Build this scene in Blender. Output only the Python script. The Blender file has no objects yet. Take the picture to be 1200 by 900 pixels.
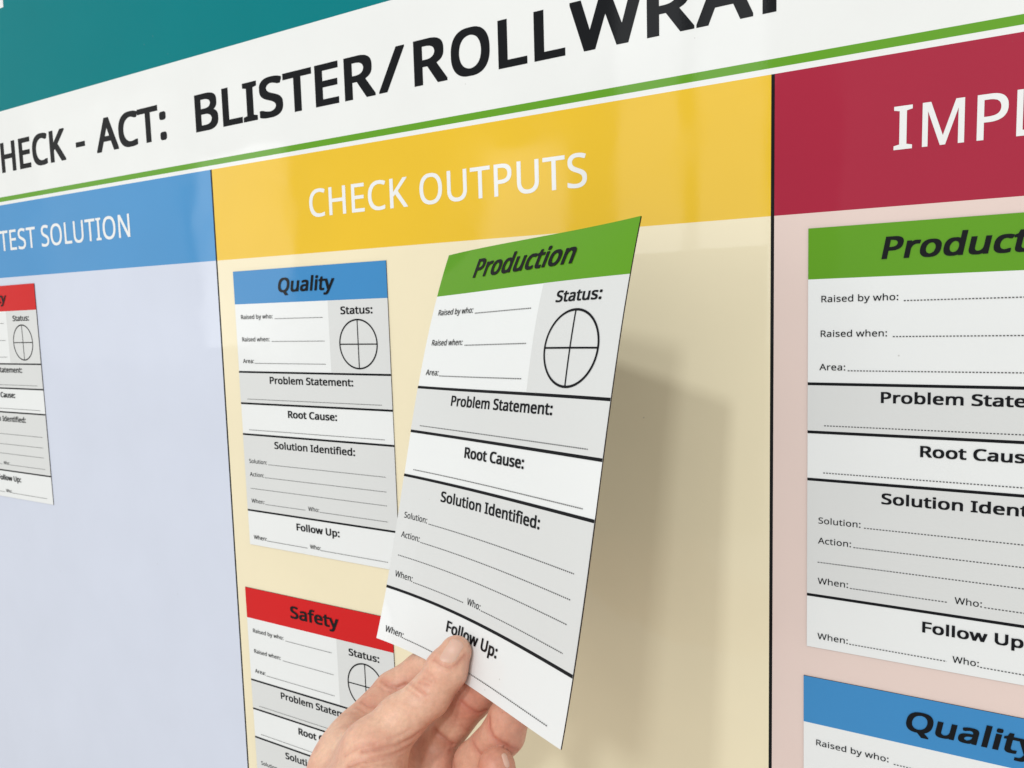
import bpy, math
import numpy as np
from mathutils import Matrix, Vector

# ---------------------------------------------------------------- units
# Board coordinates (x right, y up, z out of the board) in card widths; one card (A5) is 148 mm wide.
S = 0.148
Z0 = 1.5
def W(p):
    p = np.asarray(p, float)
    return np.stack([p[..., 0]*S, -p[..., 2]*S, p[..., 1]*S + Z0], -1)
sc = bpy.context.scene
COL = sc.collection

# ---------------------------------------------------------------- camera
CAM_R = [[0.857205, -0.027272, -0.514253], [0.026362, -0.994964, 0.096709], [-0.514301, -0.096456, -0.852168]]
CAM_C = [-0.45035, -0.07629, 2.76089]
cam_d = bpy.data.cameras.new('camera')
cam = bpy.data.objects.new('camera', cam_d)
COL.objects.link(cam)
r = [Vector((a[0], -a[2], a[1])) for a in CAM_R]
M = Matrix.Identity(4)
for i in range(3):
    M[i][0] = r[0][i]; M[i][1] = -r[1][i]; M[i][2] = -r[2][i]; M[i][3] = W(CAM_C)[i]
cam.matrix_world = M
cam_d.sensor_width = 36
cam_d.lens = 36*930.67/1200
cam_d.clip_start = 0.01
cam_d.clip_end = 50
cam_d.dof.use_dof = True
cam_d.dof.focus_distance = 0.365
cam_d.dof.aperture_fstop = 32
sc.camera = cam

# ---------------------------------------------------------------- light
w = bpy.data.worlds.new('World'); sc.world = w; w.use_nodes = True
bg = w.node_tree.nodes['Background']
bg.inputs['Color'].default_value = (1.0, 0.975, 0.915, 1)
bg.inputs['Strength'].default_value = 0.70

def area(name, pos, target, sx, sy, power, col):
    l = bpy.data.lights.new(name, 'AREA'); l.shape = 'RECTANGLE'
    l.size = sx; l.size_y = sy; l.energy = power; l.color = col
    o = bpy.data.objects.new(name, l); COL.objects.link(o)
    p = Vector(W(pos)); t = Vector(W(target))
    o.location = p
    o.rotation_euler = (t-p).to_track_quat('-Z', 'Y').to_euler()
    return o
TR = (-1.3, .1, .7)
def along(dv, dist):
    n = np.array(dv)/np.linalg.norm(dv)
    return tuple(np.array(TR)+n*dist)
area('ceiling_lamp', along((-.053, .645, .763), 26), TR, .22, .22, 37, (.92, .97, 1))
area('ceiling_lamp', along((.16, .49, .86), 26), TR, .36, .36, 28, (.92, .97, 1))
# tall windows on the far side of the room, seen only as soft reflections in the laminate
for x0, x1, y0, y1, L in ((-60, -44, -3, 14, .35), (-42.5, -34.6, -2, 9.5, 1.9), (-21.6, -17.2, -2, 7.2, 2.2), (-14.6, -11.6, -2, 15, 1.7), (-10.9, -8.3, -2, 13, 1.6), (-5.5, 2, -1, 10, .25)):
    A = (x1-x0)*(y1-y0)*S*S
    area('window_light', ((x0+x1)/2, (y0+y1)/2, 30), ((x0+x1)/2, (y0+y1)/2, 0), (x1-x0)*S, (y1-y0)*S, L*math.pi*A, (.96, .98, 1))

sc.view_settings.view_transform = 'Standard'
sc.view_settings.look = 'None'
sc.view_settings.exposure = 0.11
sc.view_settings.gamma = 1

# ---------------------------------------------------------------- materials
def s2l(c):
    c = np.array(c, float)/255
    return tuple(np.where(c <= .04045, c/12.92, ((c+.055)/1.055)**2.4)) + (1,)
def vinyl(name, col, rough=.45, coat=.6, coat_rough=.035, wob=.03, mott=.03, wscale=9):
    m = bpy.data.materials.new(name); m.use_nodes = True
    nt = m.node_tree; N = nt.nodes; b = N['Principled BSDF']
    b.inputs['Roughness'].default_value = rough
    b.inputs['Specular IOR Level'].default_value = .05
    b.inputs['Coat Weight'].default_value = coat
    b.inputs['Coat Roughness'].default_value = coat_rough
    tc = N.new('ShaderNodeNewGeometry')
    n1 = N.new('ShaderNodeTexNoise'); n1.inputs['Scale'].default_value = 14; n1.inputs['Detail'].default_value = 6
    nt.links.new(tc.outputs['Position'], n1.inputs['Vector'])
    mr = N.new('ShaderNodeMapRange'); mr.inputs[1].default_value = .3; mr.inputs[2].default_value = .7
    mr.inputs[3].default_value = 1-mott; mr.inputs[4].default_value = 1+mott*.3
    nt.links.new(n1.outputs['Fac'], mr.inputs[0])
    mx = N.new('ShaderNodeVectorMath'); mx.operation = 'SCALE'
    rgb = N.new('ShaderNodeRGB'); rgb.outputs[0].default_value = col
    nt.links.new(rgb.outputs[0], mx.inputs[0]); nt.links.new(mr.outputs[0], mx.inputs['Scale'])
    # sparse specks of dust
    vo = N.new('ShaderNodeTexVoronoi'); vo.inputs['Scale'].default_value = 45
    nt.links.new(tc.outputs['Position'], vo.inputs['Vector'])
    lt = N.new('ShaderNodeMath'); lt.operation = 'LESS_THAN'; lt.inputs[1].default_value = .020
    nt.links.new(vo.outputs['Distance'], lt.inputs[0])
    sm = N.new('ShaderNodeMath'); sm.operation = 'MULTIPLY'; sm.inputs[1].default_value = .35
    nt.links.new(lt.outputs[0], sm.inputs[0])
    mixc = N.new('ShaderNodeMix'); mixc.data_type = 'RGBA'
    nt.links.new(sm.outputs[0], mixc.inputs['Factor'])
    nt.links.new(mx.outputs[0], mixc.inputs['A']); mixc.inputs['B'].default_value = (.25, .23, .2, 1)
    nt.links.new(mixc.outputs['Result'], b.inputs['Base Color'])
    # orange peel plus slow waviness of the laminate
    n2 = N.new('ShaderNodeTexNoise'); n2.inputs['Scale'].default_value = 900; n2.inputs['Detail'].default_value = 2
    n3 = N.new('ShaderNodeTexNoise'); n3.inputs['Scale'].default_value = wscale; n3.inputs['Detail'].default_value = 2
    nt.links.new(tc.outputs['Position'], n2.inputs['Vector']); nt.links.new(tc.outputs['Position'], n3.inputs['Vector'])
    b1 = N.new('ShaderNodeBump'); b1.inputs['Strength'].default_value = 1; b1.inputs['Distance'].default_value = .000006
    b2 = N.new('ShaderNodeBump'); b2.inputs['Strength'].default_value = 1; b2.inputs['Distance'].default_value = wob*.02
    nt.links.new(n2.outputs['Fac'], b1.inputs['Height']); nt.links.new(n3.outputs['Fac'], b2.inputs['Height'])
    nt.links.new(b1.outputs['Normal'], b2.inputs['Normal'])
    nt.links.new(b2.outputs['Normal'], b.inputs['Coat Normal'])
    # handling smears: patchy gloss
    n5 = N.new('ShaderNodeTexNoise'); n5.inputs['Scale'].default_value = 11; n5.inputs['Detail'].default_value = 5; n5.inputs['Distortion'].default_value = 1.2
    nt.links.new(tc.outputs['Position'], n5.inputs['Vector'])
    m5 = N.new('ShaderNodeMapRange'); m5.inputs[1].default_value = .42; m5.inputs[2].default_value = .72
    m5.inputs[3].default_value = coat_rough*.6; m5.inputs[4].default_value = coat_rough+.12
    nt.links.new(n5.outputs['Fac'], m5.inputs[0]); nt.links.new(m5.outputs[0], b.inputs['Coat Roughness'])
    return m
MT = {}
def lin(*c): return tuple(c)+(1,)
MT['teal'] = vinyl('teal_vinyl', lin(.0, .18, .20), coat=.08)
MT['white'] = vinyl('white_vinyl', lin(.76, .77, .765))
MT['stripe'] = vinyl('green_stripe', lin(.105, .31, .008))
MT['yellow'] = vinyl('yellow_vinyl', lin(.75, .475, .02))
MT['crimson'] = vinyl('crimson_vinyl', lin(.35, .006, .035))
MT['blue'] = vinyl('blue_vinyl', lin(.055, .26, .545))
MT['cream'] = vinyl('cream_vinyl', lin(.80, .715, .51))
MT['pink'] = vinyl('pink_vinyl', lin(.72, .58, .535))
MT['pale_blue'] = vinyl('pale_blue_vinyl', lin(.59, .63, .745))
MT['black'] = vinyl('black_ink', lin(.002, .003, .004), mott=0, coat=.25)
MT['ink'] = vinyl('printed_ink', lin(.002, .003, .005), mott=0, coat=.25)
MT['greyink'] = vinyl('small_print_ink', lin(.05, .05, .055), mott=0)
MT['text_white'] = vinyl('white_lettering', lin(.76, .77, .77))
MT['paper'] = vinyl('card_white', lin(.75, .765, .77), wob=.008, coat_rough=.1, mott=.015)
MT['shade'] = vinyl('card_grey', lin(.64, .65, .65), wob=.008, coat_rough=.1, mott=.015)
MT['card_green'] = vinyl('card_green', lin(.10, .30, .006), wob=.03, coat=.5)
MT['card_blue'] = vinyl('card_blue', lin(.04, .23, .51), wob=.03, coat=.5)
MT['card_red'] = vinyl('card_red', lin(.58, .004, .006), wob=.03, coat=.4)
MT['magnet'] = vinyl('magnet_backing', lin(.035, .025, .022), coat=0, rough=.6)
MT['core'] = vinyl('board_core', lin(.3, .3, .3), coat=0)

# ---------------------------------------------------------------- mesh helpers
def mesh(name, V, F, mat, world=True):
    me = bpy.data.meshes.new(name)
    V = W(V) if world else np.asarray(V, float)
    me.from_pydata([tuple(v) for v in V], [], F)
    me.materials.append(mat); me.update()
    return me
def obj(name, me, parent=None):
    o = bpy.data.objects.new(name, me); COL.objects.link(o)
    if parent is not None: o.parent = parent
    return o
def empty(name, label, cat, group=None, loc=(0, 0, 0)):
    o = bpy.data.objects.new(name, None); COL.objects.link(o)
    o.location = loc; o['label'] = label; o['category'] = cat
    if group: o['group'] = group
    return o

GLYPH_DATA = (
    'LA~1075~-36 -29 189 -29 330 280 736 280 879 -29 1107 -29 1107 31 1104 39 930 407 641 1031 431 1030 -36 30;407 449 537 741 557 689 577 649 664 449|LP~1018~128 -29 350 -29 350 360 50'
    '3 360 572 363 648 371 713 386 783 410 832 434 875 466 916 511 945 561 960 617 966 673 965 764 960 796 952 829 932 873 906 909 873 940 826 971 773 994 718 1010 639 1023 556 1029 128'
    ' 1029;350 526 350 863 478 863 540 857 586 849 623 837 659 820 685 801 710 773 728 741 733 724 738 703 735 679 725 647 709 620 682 590 665 577 619 554 593 546 545 536 465 527|LR~104'
    '8~128 -29 350 -29 350 386 518 386 808 -29 1055 -29 1053 33 760 430 843 469 889 503 916 533 938 564 952 594 960 624 966 683 966 749 963 790 955 831 932 884 906 919 880 943 838 971 7'
    '98 990 732 1010 666 1021 573 1029 128 1029;350 549 350 861 518 860 605 847 636 837 666 823 692 804 719 771 732 741 738 714 732 680 725 660 710 634 680 601 665 590 636 576 608 566 5'
    '55 554 489 549|LW~1565~301 -29 527 -29 735 577 761 643 775 696 1031 -27 1257 -29 1571 956 1575 970 1575 1029 1345 1027 1167 431 1147 374 1138 336 888 1029 661 1029 462 463 430 366 '
    '424 341 420 349 398 427 374 500 214 1029 -15 1029 -15 969|B ~458~|B-~569~16 293 524 293 524 458 16 458|B/~617~-13 -20 192 -19 627 959 634 970 637 977 637 1020 432 1020 -10 29 -13 2'
    '1|B:~478~89 -16 119 -38 157 -48 290 -48 314 -43 340 -32 354 -22 367 -8 374 7 380 31 380 121 377 137 367 159 344 181 314 194 290 198 159 198 134 194 101 179 81 158 74 141 70 118 70 '
    '32 77 2;89 582 116 562 134 555 157 551 290 551 319 557 340 567 354 577 367 591 379 621 380 721 370 755 351 777 340 784 316 794 294 798 154 798 120 789 99 778 87 767 77 749 70 719 7'
    '0 632 76 605|BA~1100~-51 -29 204 -29 346 280 720 280 863 -29 1123 -29 1123 31 1120 39 946 407 657 1031 416 1030 -51 30;423 449 537 703 649 449|BB~1119~112 -29 673 -29 755 -21 829 -'
    '6 905 23 958 56 1000 97 1018 121 1032 149 1049 206 1052 229 1052 340 1045 381 1035 410 1022 434 988 474 940 507 900 524 883 529 883 531 903 540 940 564 973 599 1000 647 1012 696 10'
    '13 783 1010 821 1005 849 998 870 983 899 969 919 942 946 896 974 839 996 775 1011 695 1023 602 1029 112 1029;366 136 366 441 549 440 595 436 642 427 699 407 730 389 759 361 775 336'
    ' 785 306 786 287 773 246 756 217 733 193 718 180 690 164 639 147 572 137;366 603 366 863 510 863 578 857 625 849 669 834 703 816 728 793 743 766 750 741 750 731 743 704 733 683 705'
    ' 649 675 630 625 614 568 606 526 603|BC~1090~178 106 207 79 244 50 278 29 318 9 390 -17 480 -35 565 -43 788 -41 917 -27 1015 -3 1015 165 908 165 861 152 757 133 673 126 617 133 568'
    ' 145 517 163 460 196 428 222 400 252 371 292 353 326 337 365 325 405 315 467 314 512 321 566 330 603 347 653 365 692 388 727 407 750 445 787 480 812 523 835 571 853 625 866 670 872'
    ' 704 870 767 860 834 842 893 820 1001 820 1060 923 1060 985 1000 1006 963 1016 893 1030 840 1037 741 1043 620 1043 535 1039 447 1025 400 1012 348 993 271 955 241 935 203 903 175 87'
    '6 143 836 114 792 94 752 75 702 64 659 55 609 51 560 53 416 61 349 73 299 87 255 115 192 151 137 178 109|BE~962~112 -29 885 -29 885 139 366 139 366 439 853 439 853 604 366 604 366 '
    '860 885 860 885 1029 112 1029|BF~899~112 -29 366 -29 366 396 853 396 853 563 366 563 366 860 885 860 885 1029 112 1029|BH~1272~112 -29 366 -29 366 437 876 437 876 -29 1132 -29 1132'
    ' 1029 876 1029 876 604 366 604 366 1029 112 1029|BI~598~16 -29 551 -29 551 101 411 129 411 870 551 899 551 1029 16 1029 16 899 156 870 156 127 16 101|BK~1067~112 -29 366 -29 366 36'
    '0 425 403 436 393 436 390 448 380 448 377 459 367 459 364 470 354 492 327 528 290 528 287 539 277 539 274 550 264 550 261 562 251 562 249 573 239 573 236 585 226 585 223 596 213 59'
    '6 210 608 200 608 197 619 187 619 184 630 174 630 171 642 161 642 159 653 149 653 146 665 136 665 133 809 -29 1089 -29 1088 33 626 559 639 574 642 574 692 623 695 623 709 639 712 6'
    '39 726 654 729 654 743 670 746 670 760 686 763 686 778 701 780 701 795 717 798 717 812 733 815 733 829 749 832 749 846 764 849 764 863 780 866 780 880 796 883 796 983 890 986 890 1'
    '000 906 1038 937 1053 954 1073 970 1073 1029 792 1029 469 723 415 677 369 633 366 633 366 1029 112 1029|BL~908~112 -29 889 -29 889 140 366 140 366 1029 112 1029|BO~1339~168 117 201'
    ' 85 247 49 293 22 330 5 377 -13 420 -24 473 -34 541 -41 745 -43 804 -38 854 -31 921 -15 984 7 1030 30 1074 59 1104 83 1147 126 1170 155 1195 195 1220 243 1235 286 1245 325 1255 385'
    ' 1260 437 1260 562 1250 650 1234 715 1218 757 1197 802 1168 847 1140 883 1105 917 1070 946 1024 975 983 995 923 1016 854 1032 800 1039 714 1043 601 1043 528 1040 457 1032 393 1017 '
    '330 996 280 972 231 940 203 917 167 882 140 847 113 803 90 753 73 702 60 645 53 586 51 440 57 375 67 320 81 270 101 220 131 166;428 212 384 262 354 313 333 373 323 416 315 466 315 '
    '536 330 619 351 682 384 739 421 782 448 805 480 825 514 842 548 855 620 870 670 873 714 867 758 857 815 836 861 809 887 787 908 765 945 710 960 682 977 635 994 550 997 480 985 397 '
    '963 326 944 287 927 260 904 232 875 205 827 172 801 159 753 142 715 133 663 126 598 133 530 152 471 180|BP~1044~112 -29 366 -29 366 360 565 361 633 367 700 379 773 400 838 429 879 '
    '456 922 499 956 551 976 617 982 673 980 764 976 796 968 829 948 873 922 909 889 940 842 971 789 994 733 1010 655 1023 572 1029 112 1029;366 526 366 863 485 861 570 849 608 837 643 '
    '820 669 801 690 779 712 741 720 711 722 694 716 667 703 636 683 607 659 584 620 561 566 543 469 529|BQ~1339~174 111 217 71 265 37 311 13 374 -12 435 -27 487 -36 548 -42 651 -43 717'
    ' -110 720 -110 878 -266 1198 -266 1198 -207 960 -3 1030 30 1058 47 1104 81 1140 117 1173 158 1203 207 1227 261 1245 327 1254 376 1260 438 1260 561 1253 634 1238 700 1215 764 1188 8'
    '17 1157 863 1117 907 1078 940 1033 970 997 988 947 1008 885 1026 790 1040 741 1043 573 1043 507 1038 454 1031 395 1018 328 996 284 974 228 938 191 907 155 868 130 833 101 780 83 73'
    '4 71 697 61 653 53 586 53 416 58 366 71 303 90 247 108 206 138 156;421 218 385 260 365 291 348 327 324 408 314 484 317 548 331 624 354 688 383 737 405 766 428 788 481 826 513 841 5'
    '51 856 617 870 661 874 738 863 804 841 860 810 904 770 928 738 950 703 967 664 978 630 994 550 997 480 984 391 961 323 947 293 925 258 910 238 880 208 831 174 800 158 761 144 713 1'
    '33 671 127 644 127 601 133 531 151 470 181|BR~1073~112 -29 366 -29 366 386 502 386 792 -29 1070 -29 1069 33 776 430 859 469 905 503 932 533 953 564 968 594 976 624 982 683 982 749 '
    '979 790 970 831 948 884 922 919 896 943 853 971 798 996 748 1010 656 1024 589 1029 112 1029;366 549 366 861 502 860 589 847 620 837 650 823 676 804 695 784 703 771 716 741 722 714 '
    '720 699 712 667 698 639 686 623 658 596 613 573 582 563 539 554 473 549|BS~950~34 5 67 -8 123 -23 222 -37 314 -43 504 -43 550 -40 642 -25 714 -3 779 30 809 52 839 80 866 119 882 15'
    '3 892 189 896 227 896 307 892 347 879 390 856 430 810 476 780 497 739 520 653 556 467 617 412 640 382 656 349 680 327 705 312 736 307 757 322 795 332 809 354 830 399 855 437 866 46'
    '3 870 493 872 559 863 649 843 712 822 819 822 866 927 866 987 759 1019 649 1037 547 1043 426 1043 366 1040 292 1029 259 1020 207 1002 170 983 142 965 94 922 66 875 54 840 49 800 49'
    ' 715 53 675 62 640 80 600 100 573 134 539 156 522 187 502 236 477 293 455 479 395 560 357 596 332 614 312 632 280 637 253 632 233 614 203 589 177 570 165 544 152 507 139 446 127 40'
    '3 126 307 137 206 160 140 182 34 182|BT~962~340 -29 594 -29 594 860 967 860 967 1029 -35 1029 -35 860 340 860|BU~1255~184 90 215 59 242 37 274 17 322 -5 359 -18 414 -31 462 -38 521'
    ' -43 724 -41 779 -35 826 -27 865 -17 918 3 976 35 1021 69 1064 117 1096 176 1114 225 1124 276 1125 1029 874 1029 874 352 865 302 854 269 829 226 818 212 782 179 738 153 706 142 664'
    ' 132 619 126 575 130 528 140 498 150 461 169 434 189 401 223 384 249 364 296 354 350 354 1029 99 1029 101 285 108 239 126 180 149 136|BW~1591~285 -29 542 -29 751 577 777 644 1015 -'
    '27 1272 -29 1587 956 1591 970 1591 1029 1330 1027 1287 879 1137 389 904 1029 645 1029 424 393 230 1029 -30 1029 -30 969|Ba~971~72 43 109 9 145 -11 189 -27 265 -41 449 -43 502 -38 5'
    '42 -31 579 -20 622 0 636 10 647 -28 857 -28 857 566 853 602 842 645 823 683 800 713 783 729 756 747 703 770 630 786 550 792 416 792 319 783 266 773 206 757 125 727 125 667 170 577 '
    '276 577 337 602 419 625 462 632 497 627 529 617 549 607 567 595 583 577 596 555 603 535 610 480 420 476 287 462 222 447 177 433 136 415 102 392 69 360 46 326 30 283 26 253 26 159 3'
    '2 122 52 72;310 156 289 189 285 203 286 216 297 243 307 257 325 275 345 289 385 307 440 322 517 332 609 336 605 280 590 233 563 192 527 162 473 135 435 123 403 117 372 123 349 132|'
    'Bb~1061~91 -28 301 -28 311 7 342 -11 375 -24 422 -35 465 -41 648 -43 694 -38 742 -28 785 -14 840 13 870 35 901 65 927 97 947 130 968 180 978 215 988 272 992 343 991 447 987 490 980'
    ' 530 965 579 944 626 920 663 877 707 820 746 790 760 750 775 698 786 630 792 472 790 410 782 361 767 342 759 342 1092 91 1092;422 163 395 192 370 236 357 273 347 323 342 375 347 43'
    '6 357 486 371 525 385 550 414 582 434 596 471 615 511 626 542 630 572 625 607 613 650 589 678 562 697 535 720 482 732 420 735 363 727 299 712 250 687 202 652 165 625 146 580 127 54'
    '5 120 505 126 461 140|Bc~834~129 75 178 32 238 -3 295 -23 345 -34 385 -40 424 -43 594 -43 638 -40 709 -28 786 -3 786 165 682 165 612 140 564 129 519 123 505 123 466 130 419 147 389'
    ' 166 364 189 349 206 329 239 319 262 304 316 298 356 298 390 302 423 312 466 324 497 339 527 374 569 405 593 431 606 478 620 518 625 562 617 651 593 758 593 801 693 801 753 769 765'
    ' 718 777 638 790 594 793 438 793 395 790 326 779 245 753 214 737 182 717 154 695 131 672 99 630 85 606 66 565 49 503 41 429 41 315 45 267 52 227 68 175 85 136 108 100|Bd~1061~132 6'
    '3 181 22 236 -10 295 -30 351 -40 385 -43 544 -43 576 -40 618 -33 648 -24 692 -7 709 3 714 3 719 -28 942 -28 942 1092 689 1092 689 759 635 779 562 792 388 793 316 785 261 769 206 74'
    '3 162 712 112 660 92 630 74 593 52 525 45 483 41 433 41 315 48 245 66 172 95 112;384 163 356 190 334 225 316 263 304 312 298 353 298 389 306 443 321 490 339 529 362 562 395 593 429'
    ' 613 456 623 491 630 525 625 571 610 608 589 638 559 664 513 678 472 689 409 692 353 684 283 668 233 646 195 618 165 579 142 536 127 495 120 471 123 429 136|Be~975~128 86 155 59 18'
    '4 36 235 6 279 -13 321 -25 402 -40 442 -43 622 -43 688 -38 775 -24 819 -13 872 6 872 172 768 172 722 155 669 140 571 123 528 122 471 133 415 156 392 170 364 195 345 217 324 253 309'
    ' 290 302 320 912 322 912 479 906 529 899 560 881 610 864 642 842 672 792 720 762 740 729 757 656 782 589 792 415 793 339 785 289 772 255 759 228 746 181 715 125 660 86 603 66 559 5'
    '6 527 48 490 42 447 41 315 51 239 65 190 85 146 98 125;312 477 319 502 338 537 355 560 379 585 401 600 425 613 456 625 482 630 496 630 534 620 571 602 591 587 612 566 626 545 642 5'
    '10 651 482 651 477|Bf~606~131 -29 382 -29 382 626 608 626 608 779 382 779 385 820 394 857 405 883 424 907 442 921 481 937 554 921 664 921 701 1016 701 1074 629 1091 584 1097 399 10'
    '99 319 1089 281 1077 251 1064 217 1043 188 1016 169 990 155 963 144 931 134 883 131 853 131 783 -26 741 -26 626 131 626|Bi~462~91 -29 342 -29 342 779 91 779;98 871 122 854 153 846 '
    '281 846 309 853 331 864 346 883 355 910 355 997 349 1019 343 1029 323 1046 309 1053 282 1060 153 1060 125 1053 109 1044 91 1026 83 1010 81 994 81 911 85 893|Bl~462~91 -29 342 -29 3'
    '42 1091 91 1091|Bm~1599~91 -29 342 -29 342 390 347 440 355 481 367 514 381 543 394 561 418 586 445 604 464 613 520 629 535 629 567 620 597 606 611 596 630 577 641 560 652 534 661 5'
    '03 665 466 665 -29 912 -29 912 414 917 453 925 490 934 514 950 544 965 566 990 589 1037 614 1075 626 1101 630 1124 626 1152 616 1187 594 1212 563 1224 539 1231 514 1237 473 1237 -2'
    '9 1487 -29 1485 556 1472 629 1451 680 1421 720 1381 750 1345 767 1315 777 1278 786 1234 791 1052 793 994 786 952 776 908 760 871 741 845 723 841 723 828 736 804 751 764 770 712 784'
    ' 661 791 481 793 452 790 387 777 342 760 324 749 320 749 314 779 91 779|Bn~1065~91 -29 342 -29 342 386 347 433 358 484 368 511 384 541 407 571 421 584 447 601 480 616 544 630 565 6'
    '29 608 617 650 594 661 584 680 560 692 533 700 509 705 453 705 -29 954 -29 954 546 948 593 937 636 920 673 900 701 870 730 818 760 774 776 698 790 660 793 498 793 467 790 392 776 3'
    '50 760 322 746 320 749 314 779 91 779|Bo~1044~145 72 192 32 229 9 259 -5 306 -23 339 -31 425 -43 588 -43 665 -34 714 -23 765 -4 795 10 838 37 884 79 904 103 928 140 946 177 959 213'
    ' 975 293 976 443 968 505 961 533 944 580 925 616 902 649 886 667 844 707 811 730 768 753 718 772 679 782 611 792 435 793 352 785 292 770 249 755 205 732 172 709 156 696 114 650 86 '
    '609 74 583 58 540 51 512 41 433 41 320 46 267 56 223 68 190 89 146 109 115;372 180 339 220 319 260 305 309 298 356 298 395 305 442 321 493 336 525 359 557 389 586 431 610 468 623 5'
    '06 630 526 627 574 615 606 599 639 575 675 533 694 499 712 442 721 385 718 343 705 282 695 252 684 229 661 196 639 175 614 156 572 135 514 120 479 125 435 139 406 155|Bp~1061~91 -3'
    '64 342 -364 342 -8 361 -17 412 -32 484 -42 655 -42 714 -35 772 -19 837 12 877 42 900 65 921 92 941 123 960 161 974 201 984 243 990 286 992 345 992 408 988 482 974 555 960 596 944 6'
    '29 907 682 887 702 854 728 824 746 777 768 717 785 664 792 505 793 448 789 410 782 368 769 322 746 315 779 91 779;420 168 395 192 371 232 357 272 348 312 342 375 344 415 352 468 36'
    '5 509 378 536 398 565 427 591 457 608 492 621 532 629 562 626 602 613 638 593 671 563 700 522 720 475 731 426 735 368 727 308 710 252 684 206 651 169 618 145 572 126 537 121 494 12'
    '9 451 146|Br~721~91 -29 342 -29 342 390 348 433 362 476 385 516 425 560 455 581 495 601 554 620 592 614 701 614 720 723 720 784 675 791 640 793 488 793 461 790 427 783 397 773 350 '
    '750 324 731 321 731 315 779 91 779|Bs~832~36 5 106 -20 156 -31 206 -38 272 -43 482 -41 553 -33 627 -14 687 15 730 49 750 73 766 102 774 126 780 160 780 255 777 275 764 313 747 339 '
    '710 373 682 392 647 409 579 436 443 479 333 525 307 542 292 557 284 569 284 575 306 599 330 613 353 622 402 632 424 632 487 622 556 605 606 587 712 587 762 685 762 743 660 773 564 '
    '789 503 793 317 792 227 779 170 762 117 736 92 717 70 696 57 679 44 653 34 609 34 519 37 497 47 466 70 432 93 410 119 392 182 360 246 335 379 292 473 252 502 233 517 217 530 193 51'
    '6 169 503 156 480 140 430 123 382 116 342 119 279 130 194 153 142 173 36 173|Bt~633~154 29 189 0 222 -17 272 -33 323 -41 519 -41 593 -30 622 -20 622 132 517 132 502 126 462 120 449'
    ' 120 430 126 399 143 376 166 362 193 353 235 353 626 614 626 614 779 353 779 353 950 164 950 139 886 106 790 -24 743 -24 626 103 626 104 155 110 116 122 79 136 52|Bu~1065~142 42 16'
    '3 22 188 5 229 -15 275 -30 352 -41 541 -43 575 -40 663 -21 693 -10 713 2 718 -1 723 -28 946 -28 946 779 696 779 696 360 692 316 682 269 673 243 658 212 643 192 615 165 593 150 562 '
    '136 526 126 492 120 471 122 435 130 396 149 365 179 351 203 341 232 335 266 335 779 81 779 81 205 88 150 101 107 116 76|Bw~1348~215 -27 486 -25 659 429 662 427 665 415 676 390 695 '
    '333 826 -27 1103 -27 1352 720 1352 780 1097 780 977 397 959 330 945 363 920 436 793 780 527 779 362 333 225 779 -33 780 -33 722|By~885~-32 -354 46 -364 219 -364 279 -357 328 -342 3'
    '71 -321 414 -289 448 -254 485 -201 519 -137 679 222 906 716 908 779 645 778 519 482 462 356 436 285 434 285 415 333 402 356 212 778 -49 779 -49 721 299 -2 272 -65 246 -112 225 -141'
    ' 204 -162 175 -182 152 -194 116 -204 72 -198 -32 -198|S ~385~|S-~468~44 313 406 313 406 438 44 438|S/~513~-16 -20 165 -19 535 976 535 1020 355 1020 -13 30 -16 21|S:~393~110 -2 126 '
    '-15 148 -25 163 -28 211 -28 234 -22 266 -1 276 14 283 34 286 52 286 99 277 135 261 157 238 171 220 177 163 178 136 171 108 152 97 132 91 111 90 51 97 19;110 597 126 584 140 577 163'
    ' 571 211 571 226 574 246 582 264 597 276 612 283 632 286 652 286 699 278 732 268 749 260 758 236 772 221 777 160 778 138 772 124 765 107 751 98 737 91 712 90 651 97 618|SA~911~-11 '
    '-9 140 -7 257 300 631 300 750 -7 904 -9 904 13 847 154 516 1011 379 1011 51 167 -6 26 -11 10;306 429 409 701 447 821 481 711 519 617 586 429|SB~927~125 -9 529 -9 598 -1 668 17 718 '
    '40 760 70 785 94 806 123 825 159 835 187 845 241 845 327 839 363 830 391 820 414 800 444 780 466 759 483 709 509 649 527 703 549 738 571 762 594 776 613 796 650 809 694 812 714 812'
    ' 790 802 844 789 877 773 903 749 930 725 949 686 969 642 984 586 997 535 1004 470 1009 125 1009;273 116 273 461 458 461 536 454 566 447 606 431 640 409 659 389 675 361 685 330 688 '
    '313 686 264 680 239 668 207 650 181 620 153 602 141 573 130 509 117;273 583 273 883 456 883 520 876 552 869 595 851 616 837 636 816 649 791 656 766 659 743 656 707 648 674 635 649 '
    '619 629 599 613 558 596 490 584|SC~902~198 105 231 73 261 50 323 16 374 -3 451 -18 503 -23 597 -23 644 -20 733 -7 783 6 814 17 814 145 788 145 726 126 646 110 586 105 547 105 483 1'
    '13 434 127 384 152 348 179 316 213 294 243 268 292 257 320 243 370 234 420 230 470 230 525 234 572 243 620 257 672 270 705 291 746 314 779 343 810 374 836 401 853 448 875 490 886 5'
    '41 893 590 893 658 883 723 863 776 840 803 840 853 945 851 965 810 983 776 995 726 1007 668 1017 623 1022 548 1023 457 1016 398 1003 368 993 297 960 236 917 204 887 180 859 156 825'
    ' 130 779 110 732 93 676 77 583 74 543 74 457 78 399 87 342 110 256 127 213 147 175 171 137|SD~1039~125 -9 459 -9 540 -1 612 13 690 40 749 71 803 113 830 140 859 176 888 221 909 267'
    ' 923 309 936 364 946 450 948 520 943 601 936 650 925 699 912 737 888 789 870 817 838 860 805 893 766 923 700 960 650 980 599 994 540 1004 486 1009 125 1009;273 117 273 883 452 883 '
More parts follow.
